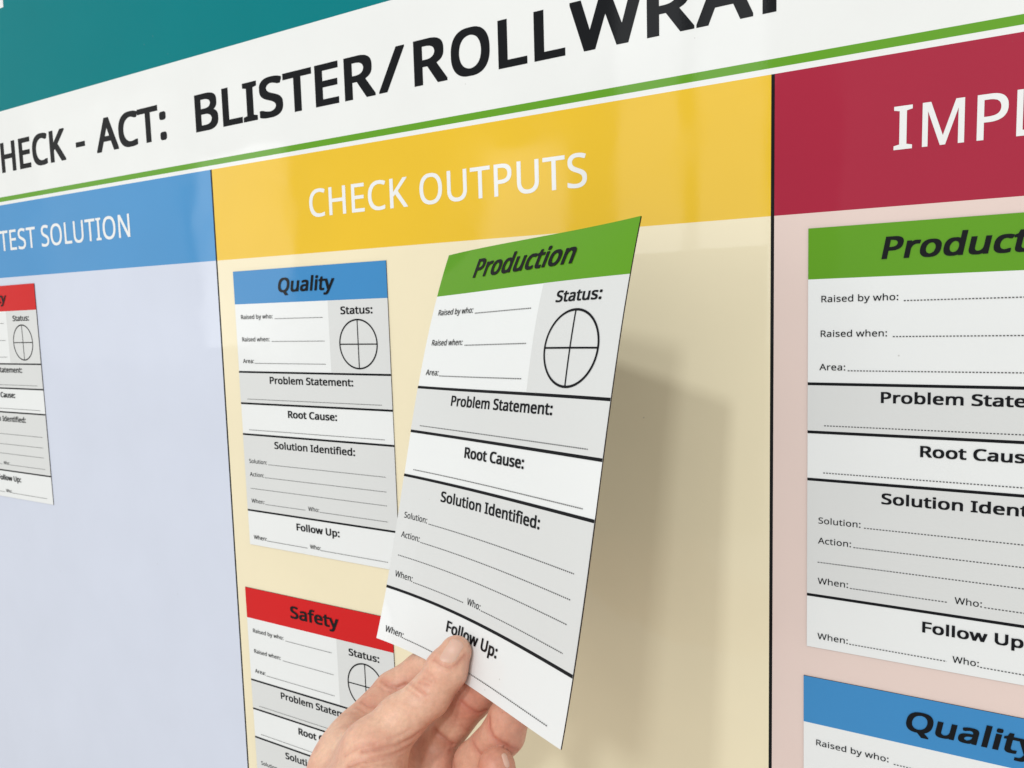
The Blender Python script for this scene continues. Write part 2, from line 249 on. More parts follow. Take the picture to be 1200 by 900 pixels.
    '485 880 558 866 618 843 675 807 720 760 739 733 756 700 776 641 789 564 792 516 790 466 779 383 753 306 742 283 718 246 685 210 642 177 585 149 523 130 462 120 425 117|SE~796~125 -'
    '9 706 -9 706 119 273 119 273 459 680 459 680 584 273 584 273 880 706 880 706 1009 125 1009|SF~744~125 -9 273 -9 273 416 680 416 680 543 273 543 273 880 706 880 706 1009 125 1009|SH'
    '~1054~125 -9 273 -9 273 457 762 457 762 -9 912 -9 912 1009 762 1009 762 584 273 584 273 1009 125 1009|SI~492~44 -9 429 -9 429 81 312 109 312 890 429 919 429 1009 44 1009 44 919 162'
    ' 890 162 109 46 83|SK~883~125 -9 273 -9 273 380 360 456 363 456 376 439 379 431 605 130 608 123 658 59 705 -9 876 -9 876 11 475 560 475 564 493 583 493 586 508 599 520 616 862 989 '
    '862 1009 692 1009 583 887 583 884 572 874 572 871 560 861 560 859 549 849 549 846 538 836 538 833 526 823 526 820 515 810 505 796 493 786 493 783 482 773 482 770 470 760 460 746 44'
    '9 736 439 721 428 711 428 709 353 631 353 629 323 599 275 541 273 1009 125 1009|SL~751~125 -9 709 -9 709 120 273 120 273 1009 125 1009|SM~1286~125 -9 263 -9 263 723 259 806 565 -9 '
    '693 -7 785 239 1002 803 998 703 998 -9 1146 -9 1146 1009 938 1009 633 211 333 1009 125 1009|SN~1080~125 -9 263 -9 263 616 256 787 730 53 768 -9 940 -9 940 1009 799 1009 799 373 806'
    ' 214 293 1009 125 1009|SO~1110~191 113 227 77 264 49 290 33 346 7 404 -10 454 -18 504 -23 590 -23 638 -18 687 -10 744 7 771 19 818 45 848 66 867 82 911 129 940 169 967 219 984 260 '
    '1003 325 1017 427 1017 570 1010 633 1001 677 987 729 966 783 946 822 914 869 893 895 850 935 816 959 770 983 693 1009 647 1017 604 1022 533 1023 471 1020 406 1010 363 999 321 983 2'
    '90 967 248 940 226 922 183 877 158 845 130 793 98 707 86 652 77 589 74 545 74 457 78 397 86 349 97 297 110 256 128 210 146 177 166 146;338 179 316 203 296 230 264 292 247 347 233 4'
    '32 230 532 238 613 253 676 266 713 281 746 311 792 346 827 391 859 426 875 453 883 521 895 590 893 650 882 708 857 731 843 758 820 776 802 800 767 831 702 853 622 863 532 863 467 8'
    '58 415 841 329 811 253 776 200 746 170 727 156 704 142 667 125 606 109 533 105 481 110 450 117 393 140 361 160|SP~864~125 -9 273 -9 273 380 400 380 459 383 513 390 580 407 650 439 '
    '679 457 715 490 752 543 770 586 785 656 786 740 778 799 759 851 730 897 692 936 656 960 626 974 585 989 542 999 490 1006 446 1009 125 1009;273 506 273 883 416 883 476 876 535 859 5'
    '55 849 583 827 603 804 620 773 630 740 635 704 633 676 626 639 612 604 593 577 570 556 543 539 520 529 486 519 406 507|SQ~1110~194 110 223 81 253 57 304 26 347 7 394 -7 447 -17 520'
    ' -23 574 -23 763 -246 967 -246 967 -227 741 6 801 34 854 70 893 106 933 157 967 218 986 264 1003 327 1014 398 1018 456 1017 570 1007 650 990 720 968 777 936 838 897 890 854 931 814'
    ' 960 774 981 701 1007 660 1016 611 1021 483 1021 397 1008 348 994 317 981 277 960 244 937 216 913 180 874 153 836 127 787 110 744 96 697 86 651 77 588 74 546 74 457 78 398 86 348 9'
    '4 308 113 248 144 180 170 140;346 173 317 201 303 220 270 278 256 317 244 360 233 433 230 531 237 604 256 686 268 720 284 751 316 797 356 836 407 867 456 884 514 894 583 894 647 88'
    '3 707 858 750 828 777 800 798 770 830 706 844 661 854 614 863 531 863 467 857 404 840 324 821 274 807 246 773 197 750 174 724 154 677 128 611 110 544 104 494 108 457 116 426 126 38'
    '8 143|SR~888~125 -9 273 -9 273 406 449 406 690 -7 860 -9 860 11 596 441 596 444 615 450 669 479 690 493 716 516 746 554 769 597 783 651 786 679 786 753 778 811 766 847 750 879 728 '
    '910 698 939 663 961 626 979 586 991 502 1006 459 1009 125 1009;273 529 273 881 428 881 485 876 518 869 552 856 578 840 599 820 615 797 628 764 635 714 633 689 630 669 619 631 600 5'
    '99 576 573 562 563 529 547 472 533 426 529|SS~785~60 25 80 15 123 0 216 -17 294 -23 389 -23 439 -18 513 -3 549 10 583 27 630 60 669 102 683 125 700 163 707 187 714 233 714 303 709 '
    '343 693 390 676 419 634 465 582 502 513 536 436 565 352 600 309 622 277 643 253 667 237 692 224 733 223 767 227 790 239 819 250 836 269 855 307 877 346 889 379 893 424 893 474 887 '
    '559 867 624 842 650 842 690 947 690 967 606 997 520 1016 424 1023 336 1020 269 1007 229 993 199 979 154 949 113 906 90 865 77 823 73 795 73 716 80 670 89 642 104 609 116 592 163 54'
    '0 220 502 279 473 357 445 443 409 483 387 512 367 539 339 553 313 563 277 564 247 562 227 553 200 533 169 517 153 496 137 473 126 413 109 370 105 329 105 256 112 159 135 103 153 86'
    ' 162 60 162|ST~796~315 -9 464 -9 464 880 774 880 774 1009 3 1009 3 880 315 880|SU~1040~203 87 240 52 273 29 313 9 349 -4 397 -15 443 -21 549 -23 587 -20 640 -11 686 2 723 17 784 56'
    ' 813 82 837 110 860 146 881 193 897 246 906 303 907 1009 760 1009 760 337 754 290 739 237 724 209 704 180 680 156 654 137 631 126 597 115 529 105 479 106 440 112 409 120 370 137 34'
    '9 152 326 173 304 200 284 237 270 283 263 336 263 1009 114 1009 116 300 124 245 146 177 174 125|SW~1320~269 -9 420 -9 602 623 622 683 625 703 646 784 677 667 696 611 877 -7 1029 -9'
    ' 1293 984 1295 1009 1140 1009 1139 1006 987 399 972 346 949 233 919 359 722 1009 569 1009 379 356 352 234 320 380 160 1009 6 1009 9 977|Sa~803~103 47 127 25 152 9 207 -13 267 -23 3'
    '63 -21 425 -10 473 12 519 46 552 82 572 -8 683 -8 683 547 680 577 670 625 652 669 633 696 599 727 555 750 503 765 457 770 379 772 305 765 253 753 192 733 136 707 137 682 173 597 19'
    '9 597 219 609 273 630 323 646 366 653 405 655 427 652 459 643 480 633 506 613 517 597 529 573 539 526 540 460 382 456 323 450 265 440 216 427 176 412 140 392 117 373 89 340 70 307 '
    '59 273 53 235 53 177 62 126 79 83;237 126 222 143 212 162 206 182 203 212 207 239 220 270 229 283 250 305 269 317 296 330 349 345 416 353 539 357 537 276 527 225 522 209 502 173 46'
    '7 139 443 123 416 110 376 99 345 95 317 95 287 100 252 116|Sb~878~107 -8 219 -8 240 75 274 39 314 10 344 -4 383 -15 437 -23 509 -23 562 -15 607 -1 632 10 670 35 703 65 722 87 749 1'
    '32 767 175 782 225 790 273 794 320 794 430 789 487 774 555 762 592 736 642 712 675 672 712 640 733 612 747 564 763 493 772 424 770 373 762 329 746 283 716 250 685 254 770 254 1072 '
    '107 1072;329 136 304 162 282 203 264 259 257 305 254 340 256 439 264 500 279 547 303 590 330 616 367 637 409 649 449 653 483 650 524 639 559 620 590 590 612 556 633 495 643 429 644'
    ' 345 637 280 620 216 603 180 586 156 566 136 546 122 510 106 462 97 417 100 364 115|Sc~690~150 82 188 45 230 17 291 -7 353 -20 384 -23 464 -23 511 -18 574 -4 624 17 624 145 600 145'
    ' 558 126 494 107 448 102 401 102 374 106 341 116 311 132 290 149 268 173 255 193 231 253 218 320 215 387 223 457 230 490 243 529 268 575 303 610 344 633 380 643 413 647 473 643 530'
    ' 629 574 613 600 613 637 715 637 733 614 743 567 757 500 770 464 773 395 773 334 766 268 747 223 726 180 695 138 649 120 620 100 580 78 513 67 436 65 332 75 245 95 173 115 130|Sd~8'
    '78~150 73 187 37 231 9 283 -11 334 -21 421 -23 458 -18 497 -8 545 13 573 30 607 62 615 75 631 -8 753 -8 753 1072 607 1072 607 730 611 686 578 717 555 733 518 752 484 763 418 773 33'
    '7 772 301 766 263 755 214 730 188 712 158 683 124 639 105 605 93 573 75 507 67 440 65 332 73 256 85 196 108 136 123 110;291 140 270 165 244 210 225 270 218 316 215 356 218 426 227 '
    '477 245 536 261 567 281 596 308 622 345 642 377 650 410 653 457 647 498 635 520 623 540 607 564 577 584 535 598 483 607 419 608 330 603 270 594 232 583 199 563 163 538 137 503 116 '
    '461 103 414 97 361 103 318 120|Se~806~155 85 181 59 207 39 264 7 325 -13 380 -21 487 -23 561 -15 630 0 695 26 695 152 671 152 641 137 584 119 535 107 494 102 451 99 421 100 393 105'
    ' 357 115 331 126 308 140 295 150 265 183 253 203 234 245 218 313 217 342 728 342 728 470 721 526 711 566 695 607 670 653 650 679 604 720 550 750 498 766 440 773 378 773 345 770 308'
    ' 763 273 752 221 726 188 700 163 675 140 646 104 585 78 507 67 432 65 332 73 265 90 197 115 140;221 457 225 489 238 532 253 562 275 595 303 620 331 637 358 647 400 655 430 653 470 '
    '643 507 622 527 605 545 580 560 550 571 515 578 467 578 457|Sf~499~141 -9 287 -9 287 646 475 646 475 759 287 759 290 841 302 894 318 923 335 940 357 953 374 959 391 961 420 960 445'
    ' 956 492 941 521 941 552 1034 552 1054 542 1059 468 1076 434 1079 364 1079 332 1076 292 1067 265 1057 238 1043 218 1029 188 996 178 980 158 936 150 904 142 860 141 763 10 721 10 64'
    '6 141 646|Sh~881~107 -9 254 -9 254 419 260 473 272 526 282 551 294 574 310 594 340 620 386 641 416 649 452 653 486 651 514 646 559 626 573 614 589 596 609 553 619 493 619 -9 763 -9'
    ' 763 536 756 589 739 643 710 690 690 711 666 730 630 749 606 757 534 770 427 770 366 756 329 741 303 727 270 703 252 683 254 727 254 1071 107 1071|Si~379~107 -9 254 -9 254 759 107 '
    '759;113 891 133 874 160 866 210 867 220 870 244 884 259 906 264 929 263 987 257 1004 249 1017 231 1030 203 1040 159 1040 139 1034 124 1026 110 1011 101 991 99 976 100 921|Sl~379~10'
    '7 -9 254 -9 254 1071 107 1071|Sm~1327~107 -9 254 -9 254 424 259 470 269 517 279 547 293 576 324 613 344 627 372 640 402 649 433 653 463 651 489 646 520 631 534 621 549 607 563 586 '
    '579 541 586 489 586 -9 729 -9 729 431 733 477 740 513 763 570 784 600 802 616 816 626 850 641 877 649 912 653 929 653 963 647 994 634 1013 621 1037 591 1050 563 1057 536 1062 503 1'
    '062 -9 1207 -9 1206 543 1200 587 1192 624 1176 664 1162 689 1156 693 1152 701 1122 729 1080 751 1056 760 997 771 907 773 843 761 810 750 777 734 740 709 713 681 699 661 689 681 657'
    ' 717 634 734 602 751 573 761 532 770 503 773 433 773 367 761 327 746 284 719 244 676 230 759 107 759|Sn~881~107 -9 254 -9 254 419 260 471 270 516 282 547 300 581 334 617 362 633 38'
    '9 643 452 653 486 651 514 646 559 626 573 614 589 596 609 553 619 493 619 -9 763 -9 762 551 750 613 736 651 713 689 683 719 639 746 583 764 519 773 446 773 382 763 337 747 287 719 '
    '253 686 247 676 244 676 230 759 107 759|So~864~158 85 190 53 214 35 237 20 287 -3 325 -14 368 -21 458 -23 530 -13 588 7 631 30 657 49 704 97 727 132 744 165 757 196 771 246 783 332'
    ' 781 440 767 523 741 593 720 630 700 657 648 707 621 726 591 742 523 765 457 773 373 772 301 759 264 746 228 729 183 696 141 652 105 593 91 559 78 515 67 439 65 339 73 272 93 197 1'
    '18 142;290 149 268 173 243 219 225 275 218 320 215 392 220 443 230 493 245 537 267 576 293 606 313 622 350 640 390 650 425 653 464 649 510 635 551 607 583 572 607 526 624 467 633 3'
    '97 631 336 621 270 603 212 581 175 555 146 520 120 474 103 433 97 374 103 331 119|Sp~878~107 -344 254 -344 254 -5 249 65 274 41 310 15 339 1 380 -14 434 -22 514 -22 550 -18 580 -11'
    ' 619 3 672 36 712 76 730 102 752 141 777 209 786 248 793 302 794 432 790 479 782 529 772 566 756 608 724 662 713 676 673 713 639 736 613 749 566 765 522 772 453 773 390 766 344 752'
    ' 309 733 269 702 244 675 232 759 107 759;327 139 303 165 282 202 269 241 259 291 254 339 254 426 262 485 276 538 290 569 306 592 337 621 367 636 404 648 433 652 470 652 517 641 554'
    ' 621 589 586 616 539 633 488 643 426 644 349 637 288 620 225 599 182 570 145 544 123 509 106 466 98 407 102 369 113 344 126|Sr~595~107 -9 254 -9 254 420 260 460 274 506 289 534 317'
    ' 574 346 600 396 629 419 637 457 644 510 639 524 634 553 634 569 746 569 764 530 771 437 773 409 769 379 760 343 743 300 713 269 681 244 647 242 650 232 759 107 759|Ss~688~62 25 92'
    ' 10 129 -3 183 -15 257 -23 370 -21 436 -11 492 6 517 19 549 40 582 75 606 119 613 142 619 179 619 236 614 265 604 296 587 325 550 362 500 393 444 419 334 460 253 500 226 520 214 53'
    '3 204 552 200 576 210 603 230 625 263 642 314 653 356 655 412 647 469 633 536 607 562 607 603 703 603 723 539 747 450 767 387 773 296 772 232 762 173 742 127 715 93 680 72 642 64 6'
    '19 60 590 60 537 64 507 73 480 89 453 123 417 180 382 243 352 360 306 426 272 443 259 467 230 474 213 477 192 473 172 466 156 442 127 412 110 377 100 350 96 290 95 237 102 150 126 '
    '87 153 62 153|St~522~171 36 193 17 223 0 268 -15 301 -21 401 -21 451 -13 486 -1 486 110 458 110 437 103 381 96 354 97 327 106 304 120 283 145 270 173 263 213 263 646 481 646 481 75'
    '9 263 759 263 930 168 930 120 772 11 723 11 646 118 646 118 173 126 125 137 87 147 67|Su~881~154 56 179 32 203 15 256 -8 324 -21 419 -23 471 -15 529 2 573 26 594 43 620 70 634 -8 7'
    '57 -8 757 759 611 759 611 333 607 287 596 233 586 205 571 177 550 150 530 133 500 116 476 107 413 97 360 102 339 107 309 122 279 150 263 177 254 203 247 250 247 759 99 759 100 203 '
    '106 163 117 122 134 85|Sw~1117~210 -7 373 -7 484 346 514 433 537 517 549 575 580 452 596 407 719 -5 887 -7 1093 732 1094 760 946 760 843 366 801 192 791 220 770 303 754 347 726 449'
    ' 630 760 471 760 396 512 341 346 316 255 300 182 284 257 156 759 4 760 4 740|Sy~731~5 -334 70 -344 152 -344 212 -334 247 -319 289 -292 316 -267 345 -229 366 -194 400 -119 527 223 7'
    '25 738 725 759 569 759 475 491 417 339 372 198 363 163 360 165 345 226 316 309 300 345 145 759 -10 759 -8 736 289 -2 250 -105 236 -134 210 -172 183 -198 152 -217 110 -227 85 -227 2'
    '9 -218 5 -218')
GLYPHS = {}
for item in GLYPH_DATA.split('|'):
    ch, adv, body = item.split('~')
    GLYPHS[ch] = (int(adv)/1000, [np.array([int(q) for q in p.split(' ')], float).reshape(-1, 2)/1000 for p in body.split(';')] if body else [])
_gc = {}
def glyph(ch):
    """one letter (outline polygons, holes included) filled as a flat mesh; capital height 1"""
    if ch in _gc: return _gc[ch]
    cu = bpy.data.curves.new('scratch', 'CURVE'); cu.dimensions = '2D'; cu.fill_mode = 'BOTH'
    for P in GLYPHS[ch][1]:
        sp = cu.splines.new('POLY'); sp.points.add(len(P)-1); sp.use_cyclic_u = True
        for q, c in zip(sp.points, P): q.co = (c[0], c[1], 0, 1)
    o = bpy.data.objects.new('scratch', cu); COL.objects.link(o)
    bpy.context.view_layer.update()
    me = bpy.data.meshes.new_from_object(o.evaluated_get(bpy.context.evaluated_depsgraph_get()))
    V = np.array([v.co[:2] for v in me.vertices]).reshape(-1, 2)
    F = [list(p.vertices) for p in me.polygons]
    bpy.data.meshes.remove(me); bpy.data.objects.remove(o); bpy.data.curves.remove(cu)
    _gc[ch] = (V, F); return _gc[ch]
def text2d(body, u0, u1, base, cap, bold=0.0, ital=0.0):
    """flat lettering spanning u0..u1, baseline at v=base (v grows down), capital height cap"""
    parts = []; pen = 0; st = 'B' if bold > .01 else 'S'
    for ch in body:
        adv, polys = GLYPHS[st+ch]
        if polys:
            V, F = glyph(st+ch); V = V.copy(); V[:, 0] += pen
            if ital: V[:, 0] += ital*V[:, 1]
            parts.append((V, F))
        pen += adv
    V, F = join2d(parts)
    mn, mx = V[:, 0].min(), V[:, 0].max()
    out = np.empty_like(V); out[:, 0] = u0+(V[:, 0]-mn)*(u1-u0)/(mx-mn); out[:, 1] = base-V[:, 1]*cap/(1+(.025 if bold > .01 else 0))
    return out, F
def rect2d(u0, v0, u1, v1, nu=1, nv=1):
    us = np.linspace(u0, u1, nu+1); vs = np.linspace(v0, v1, nv+1)
    V = [(u, v) for v in vs for u in us]; F = []
    for j in range(nv):
        for i in range(nu):
            a = j*(nu+1)+i; F.append([a+nu+1, a+nu+2, a+1, a])
    return np.array(V), F
def join2d(parts):
    Vs, Fs, n = [], [], 0
    for V, F in parts:
        Vs.append(V); Fs += [[i+n for i in f] for f in F]; n += len(V)
    return np.concatenate(Vs), Fs

# ---------------------------------------------------------------- display board
H1, G1, G2, H3, H4, V1, V2 = 1.2316, .7097, .6808, .6609, .2021, -3.8700, -1.0832
XL, XR, YT, YB = -7.25, 1.75, 2.6, -4.3
wallV = [(XL-8, YB-12, -.45), (XR+14, YB-12, -.45), (XR+14, YT+9, -.45), (XL-8, YT+9, -.45)]
wall = obj('wall', mesh('wall', wallV, [[0, 1, 2, 3]], vinyl('painted_wall', lin(.6, .6, .58), coat=0, rough=.8)))
wall['kind'] = 'structure'
board = empty('display_board', 'large glossy printed visual management board with teal, white, yellow and crimson areas', 'notice board', loc=tuple(W((0, 0, 0))))
def bpart(name, V, F, mat, label=None):
    me = mesh(name, V, F, mat, world=True)
    for v in me.vertices: v.co -= Vector(board.location)
    o = obj(name, me, board)
    if label: o['label'] = label
    return o
def brect(name, x0, y0, x1, y1, mat, z=0, label=None):
    return bpart(name, [(x0, y0, z), (x1, y0, z), (x1, y1, z), (x0, y1, z)], [[0, 1, 2, 3]], mat, label)
def box(x0, y0, z0, x1, y1, z1):
    V = [(x, y, z) for z in (z0, z1) for y in (y0, y1) for x in (x0, x1)]
    F = [[0, 2, 3, 1], [4, 5, 7, 6], [0, 1, 5, 4], [2, 6, 7, 3], [0, 4, 6, 2], [1, 3, 7, 5]]
    return V, F
V_, F_ = box(XL, YB, -.3, XR, YT, -.006); bpart('board_core', V_, F_, MT['core'])
alu = vinyl('aluminium_edge', lin(.55, .56, .58), coat=0, rough=.35)
for a in ((XL-.2, YB, XL, YT), (XR, YB, XR+.2, YT), (XL-.2, YT, XR+.2, YT+.2), (XL-.2, YB-.2, XR+.2, YB)):
    V_, F_ = box(a[0], a[1], -.32, a[2], a[3], .06); bpart('frame_rail', V_, F_, alu)
g = .0  # printed areas butt against one another
brect('teal_banner', XL, H1, XR, YT, MT['teal'])
brect('title_strip', XL, G1, XR, H1, MT['white'])
brect('green_stripe', XL, G2, XR, G1, MT['stripe'])
brect('white_gap', XL, H3, XR, G2, MT['white'])
dv = .0057
brect('column_header', XL, H4, V1-dv, H3, MT['blue'], label='blue column header reading TEST SOLUTION')
brect('column_header', V1+dv, H4, V2-dv, H3, MT['yellow'], label='yellow column header reading CHECK OUTPUTS')
brect('column_header', V2+dv, H4, XR, H3, MT['crimson'], label='crimson column header starting IMPL')
brect('column_panel', XL, YB, V1-dv, H4, MT['pale_blue'], label='pale blue column panel')
brect('column_panel', V1+dv, YB, V2-dv, H4, MT['cream'], label='cream column panel')
brect('column_panel', V2+dv, YB, XR, H4, MT['pink'], label='pale pink column panel')
brect('divider_line', V1-dv, YB, V1+dv, H3, MT['black'])
brect('divider_line', V2-dv, YB, V2+dv, H3, MT['black'])
def btext_fit(pieces, base, cap, mat, bold, label, z=.0007):
    V, F = join2d([text2d(q[0], q[1], q[2], -base, cap, q[3] if len(q) > 3 else bold) for q in pieces])
    return bpart('lettering', np.stack([V[:, 0], -V[:, 1], np.full(len(V), z)], -1), F, mat, label)
def btext(body, x0, x1, base, cap, mat, bold=0, ital=0, label=None, z=.0007):
    V, F = text2d(body, x0, x1, -base, cap, bold, ital)
    V3 = np.stack([V[:, 0], -V[:, 1], np.full(len(V), z)], -1)
    return bpart('lettering', V3, F, mat, label or 'lettering reading '+body)
btext('CHECK', -6.04, -5.135, .862, .178, MT['ink'], .036)
btext('-', -5.028, -4.937, .862, .178, MT['ink'], .036, label='dash in the title')
btext('ACT:', -4.826, -4.199, .862, .178, MT['ink'], .036)
btext('BLISTER', -3.964, -2.768, .862, .178, MT['ink'], .036)
btext('/', -2.748, -2.603, .862, .178, MT['ink'], .022, label='slash in the title')
btext_fit([('R', -2.555, -2.385), ('O', -2.365, -2.177), ('L', -2.138, -2.007), ('L', -1.976, -1.843), ('W', -1.822, -1.533, .02), ('R', -1.519, -1.347, .02), ('A', -1.340, -1.148, .02), ('P', -1.118, -.965, .02)], .862, .178, MT['ink'], .036, 'lettering reading ROLLWRAP')
btext('TEST', -5.953, -5.531, .373, .125, MT['text_white'], .004)
btext('SOLUTION', -5.467, -4.575, .373, .125, MT['text_white'], .004)
btext('CHECK', -3.197, -2.615, .368, .124, MT['text_white'], .004)
btext('OUTPUTS', -2.550, -1.763, .368, .124, MT['text_white'], .004)
btext_fit([('I', -.7205, -.6695), ('M', -.6424, -.5314), ('P', -.4994, -.4216), ('LEMENT', -.4011, .15)], .3735, .1275, MT['text_white'], 0, 'lettering reading IMPLEMENT')
btext('T', -5.815, -5.575, 1.835, .28, MT['text_white'])

# ---------------------------------------------------------------- form cards
HC, HB, L1, L2, L3, L4 = 1.4135, .1654, .5091, .6703, .8309, 1.2298
LW = .0048
TITLE = {'Production': (.2189, .760, .110, .0665, .036, .2), 'Quality': (.3190, .690, .114, .0665, .036, .2), 'Safety': (.3310, .661, .110, .0620, .036, 0)}
def dash2d(u0, u1, v, nseg=None):
    parts = []; u = u0; per = .0092
    while u < u1:
        parts.append(rect2d(u, v-.0016, min(u+.0056, u1), v+.0016)); u += per
    return join2d(parts)
SMALL = [('Raised by who:', .0417, .2685, .2406), ('Raised when:', .0401, .2378, .3535), ('Area:', .0366, .1161, .4630),
         ('Solution:', .0362, .1665, .9790), ('Action:', .0350, .1383, 1.0480), ('When:', .0348, .1301, 1.1875), ('Who:', .4394, .5127, 1.1885),
         ('When:', .0348, .1309, 1.3805), ('Who:', .4370, .5085, 1.3795)]
BIG = [('Problem Statement:', .2225, .774, .565), ('Root Cause:', .3366, .661, .7315), ('Solution Identified:', .2278, .764, .8925), ('Follow Up:', .3510, .6384, 1.2970), ('Status:', .7177, .911, .2306)]
DOTS = [(.2840, .6035, .2430), (.2545, .6075, .3545), (.1235, .6065, .4640), (.0525, .9395, .6475), (.0505, .947, .8060),
        (.1770, .9440, .9790), (.1455, .9440, 1.0480), (.0345, .9440, 1.1130), (.1365, .4210, 1.1880), (.5190, .9440, 1.1880), (.1355, .4212, 1.3800), (.5120, .9350, 1.3800)]
CX, CY, CRR = .8165, .3700, .1125
def ring2d():
    n = 64; t = np.linspace(0, 2*math.pi, n, endpoint=False); hw = .0036
    V = [(CX+(CRR+s*hw)*math.cos(a), CY+(CRR+s*hw)*math.sin(a)) for a in t for s in (-1, 1)]
    F = [[2*i, 2*((i+1) % n), 2*((i+1) % n)+1, 2*i+1] for i in range(n)]
    return np.array(V), F
PIECES = [   # name, 2-D shape, material key, height above the face
    ('shaded_panel', rect2d(.640, HB, 1, L1-LW, 6, 6), 'shade', .0012),
    ('shaded_panel', rect2d(0, L1+LW, 1, L2-LW, 16, 4), 'shade', .0012),
    ('shaded_panel', rect2d(0, L3+LW, 1, L4-LW, 16, 8), 'shade', .0012),
]
for v in (L1, L2, L3, L4): PIECES.append(('rule_line', rect2d(0, v-LW, 1, v+LW, 16, 1), 'ink', .0013))
for b_, u0, u1, bl in BIG: PIECES.append(('heading', text2d(b_, u0, u1, bl, .0345, .036), 'ink', .0024))
for b_, u0, u1, bl in SMALL: PIECES.append(('field_name', text2d(b_, u0, u1, bl, .0205, .003), 'ink', .0024))
for u0, u1, v in DOTS: PIECES.append(('dotted_line', dash2d(u0, u1, v), 'greyink', .0024))
PIECES.append(('status_ring', ring2d(), 'ink', .0024))
PIECES.append(('status_cross', join2d([rect2d(CX-CRR, CY-.0027, CX+CRR, CY+.0027, 4, 1), rect2d(CX-.0027, CY-CRR, CX+.0027, CY-.0027-1e-4, 1, 3), rect2d(CX-.0027, CY+.0027+1e-4, CX+.0027, CY+CRR, 1, 3)]), 'ink', .0024))
TH = .0040
def slab(nu=24, nv=30):
    """magnet sheet body without its printed face: back and four edges"""
    us = np.linspace(0, 1, nu+1); vs = np.linspace(0, HC, nv+1)
    V = [(u, v, s) for s in (0, -TH) for v in vs for u in us]; F = []
    n = (nu+1)*(nv+1); k = nu+1
    for j in range(nv):
        for i in range(nu):
            a = n+j*k+i; F.append([a, a+1, a+k+1, a+k])
    for i in range(nu):
        F.append([i, i+1, n+i+1, n+i]); a = nv*k+i; F.append([a+1, a, n+a, n+a+1])
    for j in range(nv):
        a = j*k; F.append([a+k, a, n+a, n+a+k]); a = j*k+nu; F.append([a, a+k, n+a+k, n+a])
    return np.array(V), F
def flat_map(p):       # local board units, lying in the card's own plane
    p = np.asarray(p, float); return np.stack([p[:, 0], -p[:, 1], p[:, 2]+TH], -1)
def local(p): p = np.asarray(p, float); return np.stack([p[..., 0]*S, -p[..., 2]*S, p[..., 1]*S], -1)
def build_card(label, group, title, col, fmap, cache=None, ital=None):
    root = empty('form_card', label, 'form card', group)
    cache = {} if cache is None else cache
    def piece(name, key, shape, mat, h):
        if key not in cache:
            V, F = shape
            P = V if V.shape[1] == 3 else np.column_stack([V, np.full(len(V), h)])
            me = mesh(name, local(fmap(P)), F, mat, world=False)
            for p_ in me.polygons: p_.use_smooth = False
            cache[key] = me
        return obj(name, cache[key], root)
    piece('magnet_backing', 'slab', slab(), MT['magnet'], 0)
    piece('card_face', 'face', rect2d(0, HB, 1, HC, 24, 30), MT['paper'], .0002)
    o = piece('header_band', 'band'+col, rect2d(0, 0, 1, HB, 24, 5), MT['card_'+col], .0002); o['label'] = col+' header band'
    u0, u1, bl, cap, bo, it = TITLE[title]
    if ital is not None: it = ital
    o = piece('title_lettering', 'ttl'+title+str(it), text2d(title, u0, u1, bl, cap, bo, it), MT['ink'], .0024); o['label'] = 'title reading '+title
    for i, (n_, sh, mk, h) in enumerate(PIECES):
        o = piece(n_, 'p%d' % i, sh, MT[mk], h)
    for i, c in enumerate(root.children):
        if c.name.startswith('heading'):
            pass
    return root
flat = {}
G = 'magnetic problem forms stuck on the board'
def place(root, x, y, rot):
    root.location = tuple(W((x, y, .0)))
    root.rotation_euler = (0, -rot, 0)
place(build_card('card with blue Quality header on the cream column, above the red one', G, 'Quality', 'blue', flat_map, flat), -3.7476, .1402, .0042)
place(build_card('card with red Safety header on the cream column, partly behind the hand', G, 'Safety', 'red', flat_map, flat), -3.8018, -1.5142, .0096)
place(build_card('card with red header on the pale blue column, cut by the left edge', G, 'Safety', 'red', flat_map, flat, ital=.2), -6.5873, .1466, .0070)
place(build_card('card with green Production header stuck on the pink column', G, 'Production', 'green', flat_map, flat), -.968, .1522, .0047)
place(build_card('card with blue Quality header on the pink column, lower right corner', G, 'Quality', 'blue', flat_map, flat), -.971, -1.3689, .0085)

# the card held in the hand: a gently bent sheet (bicubic, nearly isometric)
HELD = np.array([[-1.77549, -0.53061, 0.68424], [-0.0424, -1.38273, 0.23433], [0.01824, -0.02139, -0.05832], [-0.16817, 0.11458, 0.36581], [0.92167, 0.03432, 0.39077], [0.03941, -0.03547, -0.06967], [-0.02078, -0.00247, 0.02247], [-0.22893, 0.17773, 0.42993], [-0.02351, 0.01217, 0.06057], [-0.14403, 0.08457, 0.35724], [-0.00502, 0.00378, 0.06512], [0.39589, -0.22652, -0.815], [0.02778, -0.02078, -0.08715], [-0.14943, 0.11069, 0.24785], [-0.04032, 0.0395, 0.03203], [0.9643, -0.81431, -2.09858]])
def hbasis(u, v, du=0, dv_=0):
    a = u-.5; b = v/1.4-.5
    def pw(t, i, d, s):
        if d == 0: return t**i
        return (i*t**(i-1)*s) if i > 0 else np.zeros_like(t)
    return np.stack([pw(a, i, du, 1.)*pw(b, j, dv_, 1/1.4) for i in range(4) for j in range(4)], -1)
HO = (hbasis(np.array([0.5]), np.array([.7]))@HELD)[0]
def held_map(p):
    p = np.asarray(p, float); u, v, h = p[:, 0], p[:, 1], p[:, 2]
    P = hbasis(u, v)@HELD; Pu = hbasis(u, v, 1, 0)@HELD; Pv = hbasis(u, v, 0, 1)@HELD
    n = np.cross(Pv, Pu); n /= np.linalg.norm(n, axis=1)[:, None]
    return P+n*h[:, None]-HO
